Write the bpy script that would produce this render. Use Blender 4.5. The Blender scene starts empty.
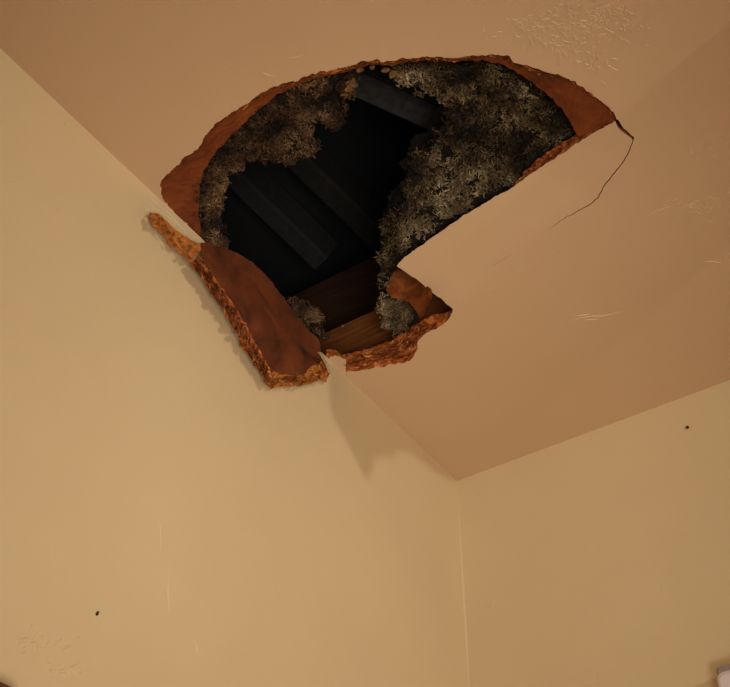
import bpy, bmesh, math, random
import numpy as np
from mathutils import Vector, Matrix, noise
from mathutils.geometry import delaunay_2d_cdt
random.seed(7)
rng = np.random.default_rng(7)
scn = bpy.context.scene

# ------------------------------------------------------------------ camera
H = 2.40                                   # ceiling height; the room corner is at x = 0, y = 0
R = np.array([[0.82772654,0.56106958,0.00834872],[-0.37179934,0.55952493,-0.74074091],[-0.42027851,0.61002686,0.67173894]])                        # camera axes (right, down, forward) in room axes
CAM = np.array([0.6512937,-1.19092021,-0.95]) + np.array([0, 0, H])
F = 1100.0
cam = bpy.data.cameras.new('camera'); cam_o = bpy.data.objects.new('camera', cam)
scn.collection.objects.link(cam_o); scn.camera = cam_o
cam.sensor_fit = 'HORIZONTAL'; cam.sensor_width = 36.0; cam.lens = 36.0 * F / 730.0
cam.clip_start = 0.01
cam_o.matrix_world = Matrix.LocRotScale(Vector(CAM), Matrix([[R[0][i], -R[1][i], -R[2][i]] for i in range(3)]).to_quaternion(), Vector((1, 1, 1)))

# ------------------------------------------------------------------ view, world
scn.view_settings.view_transform = 'Standard'; scn.view_settings.look = 'None'
scn.view_settings.gamma = 1.0; scn.view_settings.use_curve_mapping = False
scn.view_settings.exposure = 0.0
w = bpy.data.worlds.new('world'); scn.world = w; w.use_nodes = True
w.node_tree.nodes['Background'].inputs[0].default_value = (0.02, 0.025, 0.04, 1)
w.node_tree.nodes['Background'].inputs[1].default_value = 0.3

# ------------------------------------------------------------------ lamps
P_ROOM, P_FILL = 28.0, 16.5
def lamp(name, typ, loc, target, power, col, size=0.1, spot=None, blend=1.0):
    l = bpy.data.lights.new(name, typ); o = bpy.data.objects.new(name, l)
    scn.collection.objects.link(o); o.location = loc
    o.rotation_euler = (Vector(target) - Vector(loc)).to_track_quat('-Z', 'Y').to_euler()
    l.energy = power; l.color = col
    if typ == 'AREA': l.shape = 'DISK'; l.size = size
    else: l.shadow_soft_size = size
    if typ == 'SPOT': l.spot_size = math.radians(spot); l.spot_blend = blend
    return o
WARM = (1.0, 0.90, 0.75)
LAMP = np.array([2.0, -0.95, H - 0.20])
lamp('room_light', 'POINT', tuple(LAMP), (0.0, -0.4, H - 0.35), P_ROOM, WARM, 0.012)
lamp('fill_spot', 'SPOT', (1.0, -1.3, H - 1.35), (0.06, -0.33, H - 0.10), P_FILL * 5, WARM, 0.35, 49)  # added fill spot beside the camera, stands in for the ambient room light

# ------------------------------------------------------------------ pixel -> room helpers
def on(u, v, axis, val):
    r = np.array([u - 365.0, v - 343.5, F]) @ R
    return CAM + r * (val - CAM[axis]) / r[axis]
def onz(u, v, z=0.0): return on(u, v, 2, H + z)
def onx(u, v, x=0.0): return on(u, v, 0, x)

def col(h):
    c = [int(h[i:i+2], 16) / 255 for i in (0, 2, 4)]
    return tuple(x / 12.92 if x < .04045 else ((x + .055) / 1.055) ** 2.4 for x in c) + (1.0,)

# ------------------------------------------------------------------ materials
def mat(name, stops, scale=20.0, detail=6.0, rough=0.8, bump=0.2, bump_scale=200.0, bump_dist=0.001, stretch=(1, 1, 1), island=0.0, spec=0.3, dist=0.0):
    m = bpy.data.materials.new(name); m.use_nodes = True
    nt = m.node_tree; N = nt.nodes; L = nt.links; b = N['Principled BSDF']
    tc = N.new('ShaderNodeTexCoord'); mp = N.new('ShaderNodeMapping'); mp.inputs['Scale'].default_value = stretch
    L.new(tc.outputs['Object'], mp.inputs[0])
    n = N.new('ShaderNodeTexNoise'); n.inputs['Scale'].default_value = scale; n.inputs['Detail'].default_value = detail
    n.inputs['Distortion'].default_value = dist
    L.new(mp.outputs[0], n.inputs['Vector'])
    cr = N.new('ShaderNodeValToRGB'); L.new(n.outputs['Fac'], cr.inputs[0])
    e = cr.color_ramp.elements
    while len(e) < len(stops): e.new(0.5)
    for el, (p, c) in zip(e, stops): el.position = p; el.color = col(c)
    out = cr.outputs[0]
    if island > 0:
        g = N.new('ShaderNodeNewGeometry'); mr = N.new('ShaderNodeMapRange')
        mr.inputs['To Min'].default_value = 1 - island; mr.inputs['To Max'].default_value = 1 + island
        L.new(g.outputs['Random Per Island'], mr.inputs[0])
        mx = N.new('ShaderNodeVectorMath'); mx.operation = 'SCALE'
        L.new(out, mx.inputs[0]); L.new(mr.outputs[0], mx.inputs['Scale']); out = mx.outputs[0]
    L.new(out, b.inputs['Base Color'])
    b.inputs['Roughness'].default_value = rough; b.inputs['Specular IOR Level'].default_value = spec
    n2 = N.new('ShaderNodeTexNoise'); n2.inputs['Scale'].default_value = bump_scale; n2.inputs['Detail'].default_value = 5
    L.new(mp.outputs[0], n2.inputs['Vector'])
    bp = N.new('ShaderNodeBump'); bp.inputs['Strength'].default_value = bump; bp.inputs['Distance'].default_value = bump_dist
    L.new(n2.outputs['Fac'], bp.inputs['Height']); L.new(bp.outputs[0], b.inputs['Normal'])
    return m
M_WALL = mat('wall_paint', [(0.3, 'D2BD98'), (0.7, 'D9C59F')], 3, 4, 0.6, 0.35, 45, 0.0012)
M_CEIL = mat('ceiling_paint', [(0.3, 'C4A583'), (0.7, 'CAAB8A')], 3, 4, 0.6, 0.35, 40, 0.0012)
M_RIDGE = mat('lifted_paint', [(0.3, 'CBB28C'), (0.7, 'DCC7A2')], 60, 3, 0.4, 0.1)
M_PAPER = mat('brown_paper', [(0.22, '46200A'), (0.42, '6A3211'), (0.58, '7A3C16'), (0.78, '8E4C20')], 26, 9, 0.85, 0.5, 120, 0.002, dist=0.6)
M_RIM = mat('torn_core', [(0.32, '4A1C0A'), (0.45, '8E4519'), (0.56, 'B4652C'), (0.7, 'CC8548')], 75, 9, 0.9, 0.8, 260, 0.002, dist=1.0)
M_SHRED = mat('torn_layers', [(0.3, '7C3814'), (0.5, 'B4652E'), (0.7, 'D69660')], 80, 5, 0.9, 0.2, island=0.5)
M_SHRED2 = mat('orange_layers', [(0.3, '9A5420'), (0.5, 'C07834'), (0.7, 'D59A58')], 80, 5, 0.9, 0.2, island=0.35)
M_FOLD = mat('fold_paper', [(0.3, '5A2A0E'), (0.5, '8E4A1C'), (0.7, 'AC622A')], 40, 8, 0.9, 0.5, 150, 0.002, dist=0.6)
M_CRUMB = mat('gypsum_crumb', [(0.35, '3E2818'), (0.6, '8A6844')], 150, 7, 0.95, 0.8, 300, 0.002)
M_PAPERD = mat('stained_paper', [(0.28, '2A140A'), (0.42, '572810'), (0.58, '693215'), (0.78, '7C411C')], 22, 9, 0.85, 0.5, 120, 0.002, dist=0.6)
M_CORE = mat('orange_core', [(0.3, '7A3C18'), (0.45, 'AE6A2E'), (0.7, 'C07C3C')], 60, 6, 0.9, 0.6, 300, 0.002, dist=1.0)
M_INS = mat('loose_fibre', [(0.34, '1C150E'), (0.46, '4A3B2A'), (0.56, '77654A'), (0.7, 'A8957A')], 17, 7, 0.95, 0.4, 300, 0.002, island=0.6)
M_INS_SHADE = mat('shaded_fibre', [(0.34, '1A110B'), (0.5, '4A3423'), (0.7, '8A6C4C')], 20, 7, 0.95, 0.4, 300, 0.002, island=0.6)  # darker copy of loose_fibre with the shade in the hole put into its colour
M_INSB = mat('fibre_void_shade', [(0.3, '0E0A07'), (0.7, '251C14')], 120, 6, 1.0, 1.0, 200, 0.004)  # near-black bed: the shade in the voids between tufts is painted in
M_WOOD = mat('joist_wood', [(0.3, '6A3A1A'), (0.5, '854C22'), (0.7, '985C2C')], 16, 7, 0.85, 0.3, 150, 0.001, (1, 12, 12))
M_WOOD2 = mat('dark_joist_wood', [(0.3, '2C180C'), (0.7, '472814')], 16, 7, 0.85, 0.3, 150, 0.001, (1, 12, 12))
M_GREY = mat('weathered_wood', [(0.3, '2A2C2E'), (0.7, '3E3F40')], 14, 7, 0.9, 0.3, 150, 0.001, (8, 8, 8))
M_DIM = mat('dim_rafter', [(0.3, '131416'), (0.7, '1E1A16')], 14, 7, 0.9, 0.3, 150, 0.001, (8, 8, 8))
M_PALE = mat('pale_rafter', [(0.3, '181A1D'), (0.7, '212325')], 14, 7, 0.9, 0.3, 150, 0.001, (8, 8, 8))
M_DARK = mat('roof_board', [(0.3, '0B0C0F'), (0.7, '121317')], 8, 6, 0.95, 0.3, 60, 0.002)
M_FLOOR = mat('floor_board', [(0.3, '8C6A48'), (0.7, 'A07B55')], 6, 6, 0.5, 0.2, 60, 0.001, (1, 8, 1))
M_WHITE = mat('white_plastic', [(0.3, 'D9CDD6'), (0.7, 'E4DAE2')], 20, 3, 0.4, 0.05)
M_GREYP = mat('grey_plastic', [(0.3, '8F817F'), (0.7, '9C8E8C')], 20, 3, 0.4, 0.05)
M_NAIL = mat('dark_metal', [(0.3, '241A12'), (0.7, '3A2A1C')], 60, 3, 0.5, 0.1)
M_FRAME = mat('dark_frame_wood', [(0.3, '4A2F14'), (0.7, '5E3D1C')], 20, 6, 0.5, 0.2)

# ------------------------------------------------------------------ object helpers
def obj(name, verts, faces, material, parent=None, smooth=False, **props):
    me = bpy.data.meshes.new(name); me.from_pydata([tuple(map(float, v)) for v in verts], [], [tuple(map(int, f)) for f in faces])
    me.update(); me.materials.append(material)
    if smooth: me.polygons.foreach_set('use_smooth', [True] * len(me.polygons))
    o = bpy.data.objects.new(name, me); scn.collection.objects.link(o)
    if parent is not None:
        o.parent = parent
        o.matrix_parent_inverse = Matrix.Translation(-Vector(parent.location))
    for k, v in props.items(): o[k] = v
    return o
def empty(name, loc, **props):
    o = bpy.data.objects.new(name, None); scn.collection.objects.link(o); o.location = loc; o.empty_display_size = 0.05
    for k, v in props.items(): o[k] = v
    return o
def box_vf(lo, hi):
    x0, y0, z0 = lo; x1, y1, z1 = hi
    v = [(x0, y0, z0), (x1, y0, z0), (x1, y1, z0), (x0, y1, z0), (x0, y0, z1), (x1, y0, z1), (x1, y1, z1), (x0, y1, z1)]
    f = [(0, 3, 2, 1), (4, 5, 6, 7), (0, 1, 5, 4), (1, 2, 6, 5), (2, 3, 7, 6), (3, 0, 4, 7)]
    return v, f
def nz(p, s, seed=0.0): return noise.noise(Vector((p[0] * s + seed, p[1] * s + seed * 1.7, p[2] * s - seed)))
def resample(pl, n):
    pl = np.array(pl, float); d = np.r_[0, np.cumsum(np.hypot(*np.diff(pl, axis=0).T))]
    t = np.linspace(0, d[-1], n); return np.c_[np.interp(t, d, pl[:, 0]), np.interp(t, d, pl[:, 1])]
def length(pl): return float(np.hypot(*np.diff(np.array(pl, float), axis=0).T).sum())
def jag(pl, amp, seed, freq=0.15):
    """ragged broken edge: fine points moved by noise, ends kept"""
    n = max(4, int(length(pl) / 1.4)); q = resample(pl, n)
    for i in range(1, n - 1):
        e = min(1.0, i / 4, (n - 1 - i) / 4)
        for k, s in ((freq, 1.0), (freq * 3.3, 0.55), (freq * 8, 0.3)):
            q[i, 0] += e * amp * s * noise.noise(Vector((q[i, 0] * k, q[i, 1] * k, seed)))
            q[i, 1] += e * amp * s * noise.noise(Vector((q[i, 0] * k, q[i, 1] * k, seed + 9)))
    return q
def inside(p, poly):
    x, y = p; c = False; n = len(poly); j = n - 1
    for i in range(n):
        xi, yi = poly[i]; xj, yj = poly[j]
        if (yi > y) != (yj > y) and x < (xj - xi) * (y - yi) / (yj - yi) + xi: c = not c
        j = i
    return c
def seg_dist(p, pl):
    a = np.asarray(pl[:-1], float); b = np.asarray(pl[1:], float); p = np.asarray(p, float)
    ab = b - a; t = np.clip(((p - a) * ab).sum(1) / np.maximum((ab * ab).sum(1), 1e-12), 0, 1)
    return float(np.hypot(*((a + ab * t[:, None]) - p).T).min())
def fill(poly, step, hole=None):
    """triangles of a polygon with points inside it; returns 2D points and triangles"""
    pts = [tuple(p) for p in poly]; edges = [(i, (i + 1) % len(pts)) for i in range(len(pts))]
    if hole is not None:
        k = len(pts); pts += [tuple(p) for p in hole]; edges += [(k + i, k + (i + 1) % len(hole)) for i in range(len(hole))]
    P = np.array(poly)
    if step:
        for x in np.arange(P[:, 0].min(), P[:, 0].max(), step):
            for y in np.arange(P[:, 1].min(), P[:, 1].max(), step):
                q = (x + rng.uniform(-.2, .2) * step, y + rng.uniform(-.2, .2) * step)
                if inside(q, poly) and seg_dist(q, list(poly) + [poly[0]]) > step * .45: pts.append(q)
    r = delaunay_2d_cdt([Vector(p) for p in pts], edges, [], 0, 1e-6)
    V = [(v.x, v.y) for v in r[0]]; T = []
    for f in r[2]:
        c = (sum(V[i][0] for i in f) / 3, sum(V[i][1] for i in f) / 3)
        if inside(c, poly) and not (hole is not None and inside(c, hole)): T.append(tuple(f))
    return V, T

# ------------------------------------------------------------------ outlines read off the photograph (pixels)
OUT1 = [(200,240),(188,226),(175,214),(165,202),(161,192),(161,183),(164,178),(172,170),(182,160),(190,154),(197,150),(202,143),(206,135),(212,128),(222,119),(232,112),(243,106),(255,97),(270,88),(285,83),(297,81),(305,76),(320,72),(335,69),(350,66),(360,62),(375,60),(390,62),(398,59),(410,58),(430,57),(450,58),(467,57),(478,55),(492,55),(508,56),(512,62),(525,65),(537,69),(553,74),(568,78),(580,86),(593,95),(605,104),(613,112),(617,120)]
IN1 = [(204,245),(201,232),(199,215),(199,200),(200,185),(203,172),(210,160),(218,150),(228,139),(238,129),(250,118),(262,107),(275,97),(287,90),(300,84),(315,78),(335,74),(350,71),(362,67),(377,64),(392,66),(410,61),(430,60),(450,61),(467,61),(480,61),(492,62),(508,67),(525,77),(540,88),(552,98),(562,109),(570,121),(577,136),(590,133),(612,124)]
OUT2 = [(453,311),(449,319),(442,325),(436,329),(425,333),(418,341),(417,351),(410,361),(400,363),(385,366),(370,369),(356,371),(346,372)]
IN2 = [(450,311),(441,314),(430,316),(420,322),(408,330),(395,338),(380,345),(365,350),(352,353),(341,355)]
OUT3 = [(346,372),(346,365),(346,359),(341,357),(335,355),(328,359),(323,358)]
HINGE = [(453,309),(465,301),(480,290),(495,278),(510,264),(525,249),(536,239),(546,231),(556,224),(566,217),(578,211),(590,204),(598,197),(602,188),(612,175),(622,163),(629,151),(633,139)]
FREE = [(453,309),(447,304),(440,298),(430,291),(422,284),(413,277),(404,271),(396,266),(405,257),(420,246),(440,232),(460,218),(480,206),(500,194),(515,186),(525,178),(540,168),(555,158),(570,148),(585,138),(600,129),(615,121)]

# ------------------------------------------------------------------ the room
RX, RY = 3.3, -3.4
def structure(name, lo, hi, m): v, f = box_vf(lo, hi); return obj(name, v, f, m, kind='structure')
wall_left = structure('wall_left', (-0.1, RY - .1, 0), (0, 0.1, H), M_WALL)
wall_back = structure('wall_back', (0, 0, 0), (RX, 0.1, H), M_WALL)
structure('wall_right', (RX, RY - .1, 0), (RX + .1, 0.1, H), M_WALL)
structure('wall_front', (0, RY - .1, 0), (RX, RY, H), M_WALL)
structure('floor', (-0.1, RY - .1, -0.1), (RX + .1, 0.1, 0), M_FLOOR)

# ceiling board with the broken opening, built at z = H; its broken rim is the torn brown core
J1 = jag(OUT1, 1.6, 1.0); J2 = jag(OUT2, 1.8, 2.0); J3 = jag(OUT3, 1.2, 3.0); JH = jag(HINGE, 0.9, 4.0)
crack = [(618,119.5),(621,124.5),(623.5,128.5),(626,130),(630,134),(634,137.5)]
JG = [(p[0] + g * .70, p[1] + g * .42) for p in JH for g in [float(np.interp(p[0], [545, 570, 600, 625], [0, .75, 1.1, 1.0]))]]   # the crack opens towards the right end
hole_px = list(J1) + crack + JG[::-1][1:] + list(J2[1:]) + list(J3[1:])
hole = [tuple(onz(*p)[:2]) for p in hole_px]
hole = [(max(x, 0.0006), y) for x, y in hole]
rect = [(-0.1, RY - .1), (RX + .1, RY - .1), (RX + .1, 0.1), (-0.1, 0.1)]
V, T = fill(rect, 0, hole)
vs = [(x, y, H) for x, y in V]
ceiling = obj('ceiling', vs, [t[::-1] for t in T], M_CEIL, kind='structure')
T_BOARD = 0.0125
def rim(name, outer, inner, z_in, material, seed, levels=9, rough=0.0016, n=None, parent=ceiling):
    n = n or int(max(length(outer), length(inner)) / 1.2)
    A = resample(outer, n); B = resample(jag(inner, 1.6, seed + 5), n); vs = []; fs = []
    for i in range(n):
        a = onz(*A[i], 0.0); a[0] = max(a[0], 0.0006); b = onz(*B[i], z_in)
        for k in range(levels):
            t = k / (levels - 1); p = a + (b - a) * t
            p[2] = H + z_in * (t ** 0.6)
            e = math.sin(math.pi * min(1, t * 1.0)) if k < levels - 1 else 0.4
            lay = noise.noise(Vector((i * 0.05, k * 1.7, seed))) + 0.6 * noise.noise(Vector((i * 0.25, k * 2.3, seed + 3)))
            if k: p = p + np.array([0, 0, 1]) * rough * lay * e
            vs.append(p)
    for i in range(n - 1):
        for k in range(levels - 1):
            q = i * levels + k; fs.append((q, q + 1, q + levels + 1, q + levels))
    return obj(name, vs, fs, material, parent)
r1 = rim('torn_rim', J1, IN1, 0.014, M_PAPER, 11.0); r1['label'] = 'wide brown torn rim around the upper side of the opening'
r2 = rim('torn_rim', J2, IN2, 0.014, M_RIM, 21.0, 11, 0.0030); r2['label'] = 'layered orange broken edge at the lower side of the opening'
r3 = rim('torn_rim', J3, [(338,355),(338,352),(334,350),(330,349),(326,350)], 0.010, M_RIM, 31.0, 5, 0.001)

# ------------------------------------------------------------------ bent-up flap of ceiling board
flap = empty('ceiling_flap', tuple(onz(540, 257)), label='broad cream painted flap of ceiling board bent into the right side of the hole', category='plaster flap')
hinge_xy = [tuple(onz(*p)[:2]) for p in HINGE]
def flap_point(u, v, up=0.0):
    z = 0.0
    for _ in range(6):
        p = onz(u, v, z); d = seg_dist(p[:2], hinge_xy)
        z = 0.21 * d * min(1.0, d / 0.03)
    return onz(u, v, z + up)
fp = list(jag(FREE, 1.0, 6.0)) + [(617,125.5),(620,130),(625,133.5),(632,138.6)] + list(JH[::-1][1:-1])
V, T = fill(fp, 7)
low = [flap_point(*p) for p in V]
obj('painted_face', low, [t if True else t for t in T], M_CEIL, flap, smooth=True)
# brown core edge and back paper of the flap
back = [p + np.array([0.0, 0.0, 0.0112]) + np.array([0.49, 0.87, 0.0]) * float(np.interp(q[0], [400, 520, 560, 640], [.012, .010, .002, .0])) * max(0, 1 - seg_dist(q, FREE) / 12) for p, q in zip(low, V)]
obj('back_paper', back, [t[::-1] for t in T], M_PAPER, flap)
edge = list(jag(FREE, 1.0, 6.0)) + [(617,125.5),(620,130),(625,133.5),(632,138.6)]
vs = []; L6 = 6
for i, p in enumerate(edge):
    a = flap_point(*p); wd = 0.002 + 0.004 * (0.5 + 0.5 * math.sin(i * 0.11)) 
    out = np.array([-0.49, -0.87, 0.0])
    for k in range(L6):
        t = k / (L6 - 1)
        bev = float(np.interp(p[0], [400, 520, 560, 640], [.012, .010, .002, .0]))
        vs.append(a + np.array([0, 0, 0.011 * t]) - out * bev * t ** .8 + out * (0.0015 * noise.noise(Vector((i * .15, k * 2.1, 3))) * (1 if 0 < k else 0)))
fs = []
for i in range(len(edge) - 1):
    for k in range(L6 - 1):
        q = i * L6 + k; fs.append((q, q + 1, q + L6 + 1, q + L6))
obj('core_edge', vs, fs, M_RIM, flap)
# torn paper lip that stands beyond the flap's free edge
def ribbon(name, a, b, za, zb, material, parent, seed, n=None, rough=.002, levels=7, fn=None, **props):
    n = n or int(length(a) / 1.2); A = resample(jag(a, 1.2, seed), n); B = resample(jag(b, 1.8, seed + 2), n); vs = []; fs = []
    for i in range(n):
        pa = fn(*A[i], za) if fn else onz(*A[i], za); pb = fn(*B[i], zb) if fn else onz(*B[i], zb)
        for k in range(levels):
            t = k / (levels - 1); p = pa + (pb - pa) * t
            p = p + np.array([0, 0, 1]) * rough * (noise.noise(Vector((i * .06, k * 1.9, seed))) + .6 * noise.noise(Vector((i * .3, k * 2.5, seed)))) * math.sin(math.pi * t)
            vs.append(p)
    for i in range(n - 1):
        for k in range(levels - 1):
            q = i * levels + k; fs.append((q, q + 1, q + levels + 1, q + levels))
    return obj(name, vs, fs, material, parent, **props)
ribbon('paper_lip', [(512,189),(522,181),(540,169),(555,159),(570,149),(585,139),(596,132)], [(516,186),(523,173),(537,160),(550,150),(562,143),(575,136),(594,130)],
       0.006, 0.014, M_RIM, flap, 41.0, fn=flap_point)

# ------------------------------------------------------------------ drywall piece hanging against the left wall
piece = empty('hanging_drywall', tuple(onx(260, 330, 0.02)), label='brown paper-backed drywall piece torn loose and hanging against the left wall', category='drywall piece')
P_TOP = [(150,213),(157,213),(163,217),(170,225),(178,231),(185,236),(193,242),(200,243),(207,243),(222,247),(237,253),(252,262),(262,271),(272,282),(283,297),(293,312),(303,324),(312,333),(318,338)]
P_RIGHT = [(318,338),(320,346),(322,355),(325,362),(328,371),(326,382)]
P_BOT = [(326,382),(320,379),(315,382),(308,384),(300,386),(292,385),(285,387),(278,387),(271,389)]
P_LEFT = [(271,389),(266,383),(262,375),(255,367),(250,357),(243,349),(239,339),(233,328),(228,318),(221,307),(213,296),(206,284),(199,273),(190,263),(181,255),(170,245),(163,235),(156,228),(149,221),(150,213)]
I_LINE = [(201,246),(200,256),(205,264),(213,276),(221,287),(230,298),(238,310),(245,323),(252,336),(259,349),(265,361),(273,371),(284,375),(296,376),(306,373),(311,366),(319,364),(324,360)]
def t_off(u, v):
    a = np.interp(v, [210, 262, 320, 390], T_LEFT)
    # nearer the upper right edge the piece leans back through the opening
    d = seg_dist((u, v), P_TOP)
    return float(a * (0.55 + 0.45 * min(1, d / 45)) + 0.004 + 0.012 * min(1, max(0, d - 8) / 30) * max(0, 1 - abs(v - 320) / 70) * min(1, max(0, seg_dist((u, v), P_LEFT) - 4) / 25))
T_LEFT = [0.010, 0.012, 0.011, 0.006]
def piece_point(u, v, dx=0.0): return onx(u, v, t_off(u, v) + dx)
face_poly = list(jag(P_TOP[7:], 0.8, 8.0)) + list(jag(P_RIGHT[:4], .6, 8.2)[1:]) + list(jag(I_LINE, 1.6, 8.5)[::-1])
V, T = fill(face_poly, 5)
obj('paper_face', [piece_point(u, v, 0.0008 * nz((u, v, 0), .12)) for u, v in V], T, M_PAPERD, piece, smooth=True, label='brown backing paper facing the room')
outer_line = list(P_TOP[:8][::-1]) + [(150,213)] + list(P_LEFT[::-1][1:]) + list(P_BOT[::-1][1:]) + [(328,371),(325,362)]
# painted sheet on the side towards the wall
full = list(jag(P_TOP, .8, 8.0)[:-1]) + list(jag(P_RIGHT, .8, 8.2)[:-1]) + list(jag(P_BOT, 2.2, 8.3)[:-1]) + list(jag(P_LEFT, 1.8, 8.4)[:-1])
V, T = fill(full, 8)
obj('painted_face', [piece_point(u - (1.1 if seg_dist((u, v), P_LEFT) < 3 else 0), v + (1.0 if seg_dist((u, v), P_LEFT[10:]) < 3 else 0), -0.0085) for u, v in V], [t[::-1] for t in T], M_CEIL, piece)
# torn core band round the left and lower edge
strip_out = list(P_LEFT[::-1]) + list(P_BOT[::-1][1:]) + [(327,372),(325,362)]
strip_in = [(152,212)] + P_TOP[1:8] + I_LINE
def band(name, outer, inner, d_out, d_in, material, seed, rough=.0022, levels=11):
    n = int(length(outer) / 1.1); A = resample(jag(outer, 2.4, seed), n); B = resample(jag(inner, 1.2, seed + 1), n); vs = []; fs = []
    for i in range(n):
        for k in range(levels):
            t = k / (levels - 1); q = A[i] + (B[i] - A[i]) * t
            r = rough * (noise.noise(Vector((i * .05, k * 1.6, seed))) + .7 * noise.noise(Vector((i * .22, k * 2.2, seed)))) * math.sin(math.pi * min(1, t + .12))
            vs.append(piece_point(q[0], q[1], d_out + (d_in - d_out) * t ** .7 + r))
    for i in range(n - 1):
        for k in range(levels - 1):
            q = i * levels + k; fs.append((q, q + levels, q + levels + 1, q + 1))
    return obj(name, vs, fs, material, piece, label='ragged orange core along the torn edge')
def near_index(pl, p): return int(np.argmin([math.hypot(a[0] - p[0], a[1] - p[1]) for a in pl]))
LB = P_LEFT[::-1]
k1 = near_index(LB, (190,263))
band('torn_edge', LB[:k1 + 1], P_TOP[:8] + [(201,250)], -0.006, 0.0, M_CORE, 51.0, .0010)
k2 = near_index(LB, (271,389))
band('torn_edge', LB[k1:], I_LINE[1:12], -0.007, 0.0, M_RIM, 53.0, .0030)
band('torn_edge', P_BOT[::-1] + [(329,372),(325,361)], I_LINE[11:], -0.006, 0.0, M_CORE, 55.0, .0026)
# small curl of cream paint paper between the hanging piece and the corner
curl = empty('paper_curl', tuple(onx(325, 363, .012)), label='small bright curl of cream paint beside the hanging drywall piece', category='paint curl')
vs = []; fs = []
cl = [(319,352),(322,356),(325,361),(328,367),(330,373)]
for i, (u, v) in enumerate(resample(cl, 14)):
    for k, (du, x) in enumerate(((-1.6, .026), (.2, .029), (2.0 + 1.2 * math.sin(i * .9), .024))):
        vs.append(onx(u + du, v, x - i * .0006))
for i in range(13):
    for k in range(2): q = i * 3 + k; fs.append((q, q + 3, q + 4, q + 1))
obj('curled_paper', vs, fs, M_RIDGE, curl)

def shreds(lines, weights, point, n, material, parent, seed, ln=(2.0, 8.0), wd=(.35, 1.1), lift=.003):
    """fine torn paper layers lying along a broken edge; point(u, v, lift) gives the place"""
    r = np.random.default_rng(seed); vs = []; fs = []
    A = resample(lines[0], 200); B = resample(lines[1], 200)
    for _ in range(n):
        f = r.uniform(.01, .99); t = r.beta(*weights); i = int(f * 199); c = A[i] + (B[i] - A[i]) * t
        j = min(i + 3, 199); d = (A[j] - A[j - 3]); d /= np.hypot(*d) + 1e-9
        a = r.normal(0, .35); d = np.array([d[0] * math.cos(a) - d[1] * math.sin(a), d[0] * math.sin(a) + d[1] * math.cos(a)]); s_ = np.array([-d[1], d[0]])
        L = r.uniform(*ln); w_ = r.uniform(*wd); l0 = abs(r.normal(0, lift * .5)); l1 = l0 + abs(r.normal(0, lift)); k = len(vs); cv = r.normal(0, .18) * L
        for q in range(4):
            tt = q / 3 - .5; m_ = c + d * L * tt + s_ * cv * (1 - 4 * tt * tt); e = w_ * (1 - abs(tt) * 1.2)
            vs.append(point(m_[0] - s_[0] * e, m_[1] - s_[1] * e, l0 + .0006)); vs.append(point(m_[0] + s_[0] * e, m_[1] + s_[1] * e, l1 + .0006))
        for q in range(3): g = k + 2 * q; fs.append((g, g + 1, g + 3, g + 2))
    return obj('paper_shreds', vs, fs, material, parent, kind='stuff')
pp = lambda u, v, l: piece_point(u, v, l - .002)
shreds((LB[k1:], I_LINE[1:12]), (1.2, 1.3), pp, 420, M_SHRED, piece, 81)
shreds((P_BOT[::-1] + [(329,372),(325,361)], I_LINE[11:]), (1.2, 1.3), pp, 170, M_SHRED2, piece, 82)
shreds((LB[:k1 + 1], P_TOP[:8]), (1.3, 1.3), pp, 45, M_SHRED2, piece, 83)
cp = lambda u, v, l: onz(u, v, .006 - l)
shreds((OUT2[3:], IN2[3:]), (1.0, 1.4), cp, 330, M_SHRED, ceiling, 84)
shreds((OUT1[12:], [(x, y + 3) for x, y in OUT1[12:]]), (1.2, 1.2), lambda u, v, l: onz(u, v, .008 - l), 260, M_SHRED, ceiling, 85)
shreds(([(512,188),(540,168),(570,149),(596,131)], [(518,182),(537,161),(562,144),(594,130)]), (1.2, 1.2), lambda u, v, l: flap_point(u, v, .011 - l), 120, M_SHRED, flap, 86)

def crumb(u, v, z, r, seed):
    bm = bmesh.new(); bmesh.ops.create_icosphere(bm, subdivisions=2, radius=1.0); c = onz(u, v, z)
    vs = []
    for q in bm.verts:
        k = 1 + .6 * noise.noise(q.co * 1.5 + Vector((seed, 0, 0))) + .45 * noise.noise(q.co * 3.5 + Vector((0, seed, 0)))
        vs.append(c + np.array([q.co.x * r * 1.4, q.co.y * r, q.co.z * r * .8]) * k)
    fs = [tuple(x.index for x in f.verts) for f in bm.faces]; bm.free()
    return obj('gypsum_crumb', vs, fs, M_CRUMB, ceiling)
for i, (u, v, r) in enumerate([(352,83,.0050),(349,89,.0034),(360,70,.0030),(386,70,.0030),(393,74,.0034),(400,73,.0030),(306,87,.0040),(314,83,.0034),(372,67,.0022)]):
    crumb(u, v, .018, r, i * 3.1)

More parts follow.
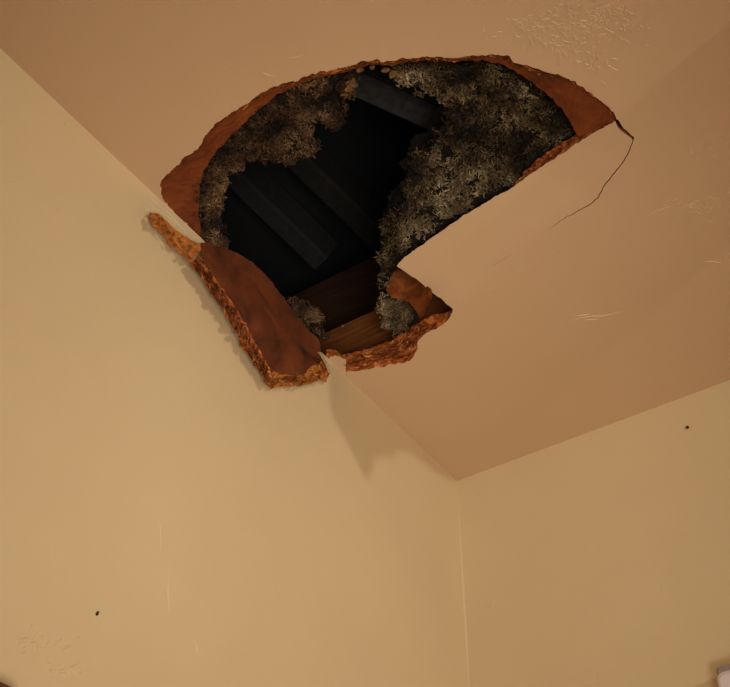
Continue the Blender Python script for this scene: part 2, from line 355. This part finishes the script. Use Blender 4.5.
# ------------------------------------------------------------------ loose-fill insulation
def tufts(cent, normals, rad, n, seed, zmin, lo=.003, hi=.0082, wid=.0015):
    """curled fibres lying round the surface of many small balls, vectorised"""
    r = np.random.default_rng(seed); m = len(cent)
    k = r.choice(m, n, p=rad ** 2 / (rad ** 2).sum())
    d = r.normal(0, 1, (n, 3)) + normals[k] * .9; d /= np.linalg.norm(d, axis=1)[:, None]
    rr = rad[k] * r.uniform(.75, 1.12, n); rr[r.random(n) < .06] *= 1.35
    c = cent[k] + d * rr[:, None]
    t = np.cross(d, r.normal(0, 1, (n, 3))); t += d * r.normal(0, .35, n)[:, None]; t /= np.linalg.norm(t, axis=1)[:, None]
    s = np.cross(t, d + r.normal(0, .5, (n, 3))); s /= np.linalg.norm(s, axis=1)[:, None]; u = np.cross(t, s)
    ln = r.uniform(lo, hi, n); ww = wid * r.uniform(.45, 1.5, n); bend = r.uniform(-.9, .9, n) * ln * .7
    vs = np.zeros((n, 8, 3))
    for j in range(4):
        q = j / 3 - .5; p = c + t * (ln * q)[:, None] + u * (bend * (1 - 4 * q * q))[:, None]; w2 = (ww * (1 - abs(q)) * .5)[:, None]
        vs[:, 2 * j] = p - s * w2; vs[:, 2 * j + 1] = p + s * w2
    keep = vs[:, :, 2].min(1) > H + zmin; vs = vs[keep]; n = len(vs)
    f = np.array([[0, 1, 3, 2], [2, 3, 5, 4], [4, 5, 7, 6]]); fs = (np.arange(n)[:, None, None] * 8 + f[None]).reshape(-1, 4)
    return vs.reshape(-1, 3), fs
def heap(name, poly, rim_line, z0, z1, fall, n, seed, label, lump=.012, thick=.03, strands=None, zmin=.006, fibre=None):
    V, T = fill(poly, 4.5); rl = np.array(rim_line, float)
    P = []
    for u, v in V:
        d = seg_dist((u, v), rl); z = z0 + (z1 - z0) * (1 - math.exp(-d / fall))
        p = onz(u, v, z)
        z += lump * (nz(p, 30, seed) + .6 * nz(p, 75, seed + 3))
        p = onz(u, v, max(z, z0 * .6)); p = p + lump * .4 * np.array([nz(p, 60, seed + 5), nz(p, 60, seed + 8), 0]); P.append(p)
    m = len(P); top = [p + np.array([0, 0, thick]) for p in P]
    fs = [t for t in T] + [tuple(m + i for i in t[::-1]) for t in T] if thick else T
    root = empty(name, tuple(np.mean(P, axis=0)), label=label, category='insulation')
    obj('fibre_bed', P + top, fs, M_INSB, root, kind='stuff')
    # sample points evenly over the triangles
    Pn = np.array(P); r = np.random.default_rng(seed); tri = np.array(T)
    a, b, c = Pn[tri[:, 0]], Pn[tri[:, 1]], Pn[tri[:, 2]]
    nrm = np.cross(b - a, c - a); ar = np.linalg.norm(nrm, axis=1); nrm /= ar[:, None]
    nrm[nrm @ (Pn.mean(0) - CAM) > 0] *= -1
    k = r.choice(len(tri), n, p=ar / ar.sum()); w1 = r.random(n); w2 = r.random(n); f = w1 + w2 > 1; w1[f] = 1 - w1[f]; w2[f] = 1 - w2[f]
    S = a[k] + (b - a)[k] * w1[:, None] + (c - a)[k] * w2[:, None]; NN = nrm[k]
    m = max(6, int(ar.sum() / .00011)); C_ = S[:m] + NN[:m] * r.uniform(-.003, .005, (m, 1)); rad = r.uniform(.004, .0095, m)
    fv, ff = tufts(C_, NN[:m], rad, n, seed + 1, zmin)
    obj('loose_fibres', fv, ff, fibre or M_INS, root, kind='stuff')
    if strands:
        sv = []; sf = []
        for (u0, v0, z, ln) in strands:
            p = onz(u0, v0, z); k0 = len(sv); q = p.copy(); h = 8
            for j in range(h + 1):
                w = .0011 * (1 - j / (h + 1)) + .0003
                for aa in range(3): sv.append(q + w * np.array([math.cos(aa * 2.094), math.sin(aa * 2.094), 0]))
                q = q + np.array([r.normal(0, .0008), r.normal(0, .0008), -ln / h])
            for j in range(h):
                for aa in range(3):
                    sf.append((k0 + 3 * j + aa, k0 + 3 * j + (aa + 1) % 3, k0 + 3 * j + 3 + (aa + 1) % 3, k0 + 3 * j + 3 + aa))
        obj('hanging_strand', sv, sf, M_INS, root)
    return root
INL = [(204,246),(200,232),(198,215),(198,200),(199,185),(202,172),(209,160),(217,150),(227,138),(237,128),(249,117),(261,106),(274,96),(286,89),(299,83),(315,77),(335,73),(350,70)]
L_IN = [(354,78),(349,92),(337,86),(325,93),(335,99),(344,111),(341,122),(328,119),(312,122),(307,130),(312,149),(300,158),(289,161),(275,157),(258,158),(246,162),(232,165),(223,170),(221,182),(216,196),(216,210),(219,232),(226,252)]
heap('insulation_clump', jag(INL + L_IN + [(204,246)], 2.5, 60, .1)[:-1], INL, .020, .055, 40, 11000, 61,
     'fluffy, shade-darkened insulation clump hanging along the upper left rim of the hole', strands=[(286,160,.045,.014)], zmin=.010, fibre=M_INS_SHADE)
R_RIM = [(384,300),(388,274),(400,262),(412,250),(430,237),(450,222),(470,209),(490,197),(508,188),(520,178),(530,168),(545,157),(560,147),(577,138),(572,126),(564,113),(554,101),(542,91),(527,80),(508,69),(492,64),(478,63),(450,62),(430,61),(410,62),(398,64)]
R_IN = [(400,75),(410,80),(418,90),(425,86),(440,94),(450,105),(448,118),(441,128),(434,140),(421,152),(409,165),(403,185),(406,196),(401,207),(390,211),(384,222),(389,240),(385,250),(383,262),(381,280)]
heap('insulation_heap', jag(R_RIM + R_IN + [(384,300)], 2.5, 62, .1)[:-1], R_RIM[1:], .037, .128, 55, 24000, 63,
     'large grey-brown fluffy insulation heap filling the right half of the hole', lump=.024, thick=.04, strands=[(516,186,.036,.012)], zmin=.034)
heap('insulation_tuft', jag([(386,296),(395,297),(405,296),(413,300),(418,310),(419,320),(410,328),(402,333),(396,338),(391,331),(385,318),(381,304),(386,296)], 2, 64, .15)[:-1], [(420,322),(396,340)], .018, .03, 20, 2600, 65,
     'small round insulation tuft lying at the lower tip of the hole', lump=.004, thick=.006, zmin=.012)
heap('insulation_clump', jag([(319,338),(312,332),(303,323),(295,312),(289,301),(296,300),(306,307),(316,315),(323,324),(325,333),(319,338)], 2, 66, .15)[:-1], [(318,338),(290,305),(280,290)], .045, .06, 20, 1500, 67,
     'narrow shade-darkened insulation clump behind the top edge of the hanging drywall piece', lump=.004, thick=.006, fibre=M_INS_SHADE)

fold = empty('paper_fold', tuple(on(408, 288, 1, -.365)), label='orange-brown folded scrap of backing paper under the pointed tip of the flap', category='paper scrap')
V, T = fill([tuple(p) for p in jag([(397,264),(392,272),(388,282),(386,290),(391,297),(400,299),(408,302),(415,309),(420,318),(426,313),(428,305),(431,298),(431,289),(420,280),(397,264)], 1.2, 71)[:-1]], 4)
vs = [on(u, v, 1, -.362 + .010 * math.sin((u - 390) * .09) + .003 * nz((u, v, 0), .12)) for u, v in V]; m = len(vs)
obj('folded_paper', vs + [p + np.array([0, .0012, 0]) for p in vs], T + [tuple(m + i for i in t[::-1]) for t in T], M_FOLD, fold, smooth=True)
# unseen board strip added to block the lamp; outline shaped from the wall shadow
px_shadow = [(329,392),(331,413),(340,430),(352,452),(361,470),(365,478),(368,471),(372,456),(379,455),(388,456),(393,451),(400,450),(410,452),(420,460),(433,471),(445,477),(457,480.5)]
def to_plane(u, v, x):
    q = onx(u, v, 0.0); return q + (LAMP - q) * (x / LAMP[0])
low_line = [to_plane(u, v, .82) for u, v in jag(px_shadow, .8, 72)]
for p in low_line: p[2] = min(p[2], H - .0005)
nn = len(low_line); vs = []
for dx in (0, .012):
    vs += [p + np.array([dx, 0, 0]) for p in low_line] + [np.array([p[0] + dx, p[1], H - .0002]) for p in low_line]
fs = []
for i in range(nn - 1):
    fs += [(i, i + 1, nn + i + 1, nn + i), (2 * nn + i, 3 * nn + i, 3 * nn + i + 1, 2 * nn + i + 1), (i, 2 * nn + i, 2 * nn + i + 1, i + 1)]
fs += [(0, nn, 3 * nn, 2 * nn), (nn - 1, 3 * nn - 1, 4 * nn - 1, 2 * nn - 1)]
scrap = empty('hanging_drywall', tuple(low_line[0]), label='unseen board strip added under the ceiling to cast the ragged wall shadow', category='drywall piece')
obj('shadow_caster', vs, fs, M_CEIL, scrap)

# ------------------------------------------------------------------ timbers in the attic
def beam(name, a, b, w, h, material, label, seed=0):
    a = np.array(a, float); b = np.array(b, float); d = (b - a) / np.linalg.norm(b - a)
    s = np.cross(d, [0, 0, 1]); s /= np.linalg.norm(s); u = np.cross(s, d)
    vs = []; n = 10
    prof = [(-w/2, -h/2), (w/2, -h/2), (w/2, h/2), (-w/2, h/2)]; c = .12 * min(w, h); pr = []
    for (x, y) in prof:
        sx = 1 if x > 0 else -1; sy = 1 if y > 0 else -1
        pr += [(x - sx * c, y), (x, y - sy * c)] if sx * sy < 0 else [(x, y - sy * c), (x - sx * c, y)]
    m = len(pr)
    for i in range(n + 1):
        p = a + (b - a) * i / n
        for (x, y) in pr: vs.append(p + s * (x + .0012 * nz(p, 9, seed)) + u * (y + .0012 * nz(p, 9, seed + 4)))
    fs = [tuple(range(m))[::-1], tuple(n * m + i for i in range(m))]
    for i in range(n):
        for j in range(m): fs.append((i * m + j, i * m + (j + 1) % m, (i + 1) * m + (j + 1) % m, (i + 1) * m + j))
    o = obj(name, vs, fs, material, label=label, category='timber'); return o
a = onz(359, 71, .26); b = onz(462, 119, .26); d = (b - a)
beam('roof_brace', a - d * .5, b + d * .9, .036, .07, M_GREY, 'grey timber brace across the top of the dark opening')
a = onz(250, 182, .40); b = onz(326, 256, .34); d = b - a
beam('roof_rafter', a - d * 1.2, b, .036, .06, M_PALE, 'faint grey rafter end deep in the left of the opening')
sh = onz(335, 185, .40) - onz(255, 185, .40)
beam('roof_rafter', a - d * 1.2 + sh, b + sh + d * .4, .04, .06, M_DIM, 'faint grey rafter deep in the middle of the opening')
def plank(name, lo, hi, m, label): v, f = box_vf(lo, hi); o = obj(name, v, f, m, label=label, category='timber'); return o
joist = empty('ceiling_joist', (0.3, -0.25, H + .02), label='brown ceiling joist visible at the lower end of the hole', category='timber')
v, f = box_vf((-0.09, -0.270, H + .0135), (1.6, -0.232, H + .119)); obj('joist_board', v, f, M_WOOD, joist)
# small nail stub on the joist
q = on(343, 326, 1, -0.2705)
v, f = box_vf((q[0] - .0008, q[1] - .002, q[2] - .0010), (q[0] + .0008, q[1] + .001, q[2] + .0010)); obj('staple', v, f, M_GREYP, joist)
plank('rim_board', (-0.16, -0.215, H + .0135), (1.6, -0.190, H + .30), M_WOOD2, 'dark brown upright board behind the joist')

# attic shell
def quad(name, pts, m, **k): return obj(name, pts, [(0, 1, 2, 3)], m, **k)
Z = H + .0135
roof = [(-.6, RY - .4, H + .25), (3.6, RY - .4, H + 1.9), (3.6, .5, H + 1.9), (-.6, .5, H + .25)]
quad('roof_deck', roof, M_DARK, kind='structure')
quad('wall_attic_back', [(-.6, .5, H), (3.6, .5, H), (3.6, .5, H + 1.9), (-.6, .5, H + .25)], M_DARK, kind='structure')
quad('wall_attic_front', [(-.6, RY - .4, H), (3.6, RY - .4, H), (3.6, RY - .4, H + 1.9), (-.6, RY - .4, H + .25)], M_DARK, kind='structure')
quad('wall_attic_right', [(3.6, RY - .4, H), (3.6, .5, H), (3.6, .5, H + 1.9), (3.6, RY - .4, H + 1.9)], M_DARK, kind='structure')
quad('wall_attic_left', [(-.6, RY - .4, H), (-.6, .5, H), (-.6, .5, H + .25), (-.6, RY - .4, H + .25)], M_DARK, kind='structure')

# ------------------------------------------------------------------ lifted paint, cracks and marks
def ridges(name, strokes, surf, nrm, parent, wpx=.34, h=.0006, material=None, **props):
    vs = []; fs = []; nrm = np.array(nrm, float)
    for st in strokes:
        q = resample(st, max(4, int(length(st) / 1.5))); k0 = len(vs); n = len(q)
        for i in range(n):
            t = q[min(i + 1, n - 1)] - q[max(i - 1, 0)]; t = t / (np.hypot(*t) + 1e-9); s = np.array([-t[1], t[0]])
            e = math.sin(math.pi * (i + .4) / (n + .2)) * .8 + .2
            vs += [surf(*(q[i] - s * wpx * e)), surf(*q[i]) + nrm * h * e, surf(*(q[i] + s * wpx * e))]
        for i in range(n - 1):
            a = k0 + 3 * i; fs += [(a, a + 1, a + 4, a + 3), (a + 1, a + 2, a + 5, a + 4)]
    return obj(name, vs, fs, material or M_RIDGE, parent, kind='stuff', **props)
def scribble(cx, cy, rx, ry, n, ang=0.3, ln=9, seed=1):
    ln *= .48; n = int(n * 2.7)
    r = np.random.default_rng(seed); out = []
    for _ in range(n):
        x = cx + r.normal(0, rx * .5); y = cy + r.normal(0, ry * .5); a = ang + r.normal(0, .7); st = [(x, y)]
        for _ in range(r.integers(2, 5)):
            a += r.normal(0, .6); l = r.uniform(.25, .6) * ln; x += l * math.cos(a); y += l * math.sin(a); st.append((x, y))
        out.append(st)
    return out
cz = lambda u, v: onz(u, v, 0.0)
S = scribble(560, 28, 60, 26, 75, .4, 10, 1) + scribble(610, 15, 40, 16, 30, -.3, 9, 2) + scribble(585, 60, 30, 20, 14, .3, 8, 3)
S += scribble(690, 205, 45, 14, 12, -.1, 14, 4) + scribble(700, 145, 30, 22, 7, .2, 10, 8) + [[(570,321),(580,318),(592,316),(603,316),(612,314),(622,311)],[(576,316),(590,314)],[(585,320),(598,319)]]
S += [[(262,72),(268,75),(275,76)],[(290,58),(297,57),(303,55)],[(222,68),(226,67)],[(703,262),(712,261),(722,263)],[(655,212),(664,208),(672,206)]]
S = [s for s in S if all(-5 < p[1] < 340 and -5 < p[0] < 740 and not inside(p, [tuple(q) for q in hole_px]) for p in s)]
ridges('lifted_paint', S, cz, (0, 0, -1), ceiling)
S = [[(509,277),(516,272),(524,268),(535,261),(545,254),(554,248)],[(500,284),(492,289),(484,293)],[(492,266),(500,262),(512,255)]]
ridges('paint_crease', S, cz, (0, 0, -1), ceiling, .6, .0009, M_CEIL)
wl = lambda u, v: onx(u, v, 0.0)
S = scribble(35, 645, 30, 12, 12, -.3, 14, 5) + scribble(60, 672, 20, 6, 7, .2, 8, 6) + [[(160,262+260),(161,540),(160,552)],[(50,545),(51,560)],[(95,590),(105,596)],[(8,182),(16,181)],[(62,128),(66,122),(72,125)],[(60,205),(55,214)],[(195,640),(198,655)],[(146,198),(150,196),(156,203),(162,208)],[(150,203),(158,210),(168,216),(176,224)],[(146,207),(149,211)],[(160,206),(170,214),(180,226),(186,231)],[(170,570),(168,590),(169,612)]]
ridges('lifted_paint', S, wl, (1, 0, 0), wall_left, .5, .0005, M_WALL)
wb = lambda u, v: on(u, v, 1, 0.0)
S = [[(479,606),(486,605),(491,607),(494,602),(495,596)],[(493,606),(492,611)],[(587,545),(588,555)],[(588,532),(590,533)],[(475,494),(482,497)],[(455,622),(457,628)],[(594,668),(593,678)],[(660,585),(662,590)]]
ridges('lifted_paint', S, wb, (0, -1, 0), wall_back, .5, .0006, M_WALL)
# caulk bead down the room corner
def corner(z): return np.array([0.0, 0.0, H + z])
vs = []; fs = []; n = 50
for i in range(n):
    z = -.06 - .30 * i / (n - 1); w = .0009 * (1 + .5 * nz((0, 0, z), 40, 1)) * math.sin(math.pi * (i + .5) / n) + .0002
    vs += [(0, -w * 1.6, H + z), (w, -w, H + z), (w * 1.6, 0, H + z)]
for i in range(n - 1): a = 3 * i; fs += [(a, a + 3, a + 4, a + 1), (a + 1, a + 4, a + 5, a + 2)]
obj('trim_1', vs, fs, M_WALL, kind='structure')

def nail(p, axis, r, ln, label, tall=1.0):
    root = empty('wall_nail', tuple(p), label=label, category='nail')
    vs = []; fs = []; m = 10; out = np.zeros(3); out[axis] = 1 if axis == 0 else -1
    e1 = np.array([0, 0, 1.0]) * tall; e2 = np.cross(out, [0, 0, 1.0])
    for k, (rr, d) in enumerate(((r * .6, 0), (r, ln * .5), (r * .9, ln * .9), (r * .3, ln))):
        for i in range(m):
            a = 2 * math.pi * i / m; vs.append(p + out * d + e1 * rr * math.cos(a) + e2 * rr * math.sin(a))
    for k in range(3):
        for i in range(m): fs.append((k * m + i, k * m + (i + 1) % m, (k + 1) * m + (i + 1) % m, (k + 1) * m + i))
    fs.append(tuple(3 * m + i for i in range(m)))
    obj('nail_head', vs, fs, M_NAIL, root)
nail(onx(96, 614), 0, .0008, .003, 'tiny dark nail low on the left wall', 2.6)
nail(on(688, 428, 1, 0.0), 1, .0022, .003, 'tiny dark nail in the wall right of the corner, just under the ceiling')

# white plastic box at the lower right corner of the picture
def rounded(cx_, cz_, w_, h_, r_, y0, y1, n=6):
    pts = []
    for (sx, sz, a0) in ((1, 1, 0), (-1, 1, 90), (-1, -1, 180), (1, -1, 270)):
        for i in range(n + 1):
            a = math.radians(a0 + 90 * i / n); pts.append((cx_ + sx * (w_ / 2 - r_) + r_ * math.cos(a), cz_ + sz * (h_ / 2 - r_) + r_ * math.sin(a)))
    m = len(pts); vs = [(x, y0, z) for x, z in pts] + [(x, y1, z) for x, z in pts]
    s = .93; vs += [(cx_ + (x - cx_) * s, y1 - .002, cz_ + (z - cz_) * s) for x, z in pts]
    fs = [tuple(2 * m + i for i in range(m))]
    for k in (0, 1):
        for i in range(m): fs.append((k * m + i, k * m + (i + 1) % m, (k + 1) * m + (i + 1) % m, (k + 1) * m + i))
    return vs, fs
q = on(722, 676, 1, 0.0)
wbx = empty('wall_box', (q[0] + .05, 0, q[2] - .06), label='white plastic box with a grey cap low on the wall right of the corner', category='wall box')
v, f = rounded(q[0] + .045, q[2] - .066, .09, .12, .008, 0, -.022); obj('box_body', v, f, M_WHITE, wbx)
v, f = rounded(q[0] + .045, q[2] - .004, .09, .010, .004, 0, -.020); obj('box_cap', v, f, M_GREYP, wbx, label='grey cap')
# dark frame that just enters the lower left corner
q = onx(0, 683)
fr = empty('wooden_frame', (0, q[1] - .1, q[2] - .1), label='dark brown wooden frame just entering the lower left corner', category='frame')
y1 = onx(5, 690)[1]; zt = onx(3, 683)[2] - .0065
for nm, lo, hi in (('frame_rail', (0, y1 - .25, zt - .02), (.012, y1, zt)), ('frame_stile', (0, y1 - .02, zt - .30), (.012, y1, zt - .0205)),
                   ('frame_rail', (0, y1 - .25, zt - .32), (.012, y1, zt - .3005)), ('frame_stile', (0, y1 - .25, zt - .30), (.012, y1 - .23, zt - .0205)),
                   ('backing', (0, y1 - .2295, zt - .2995), (.004, y1 - .0205, zt - .021))):
    v, f = box_vf(lo, hi); obj(nm, v, f, M_FRAME if nm != 'backing' else M_WHITE, fr)
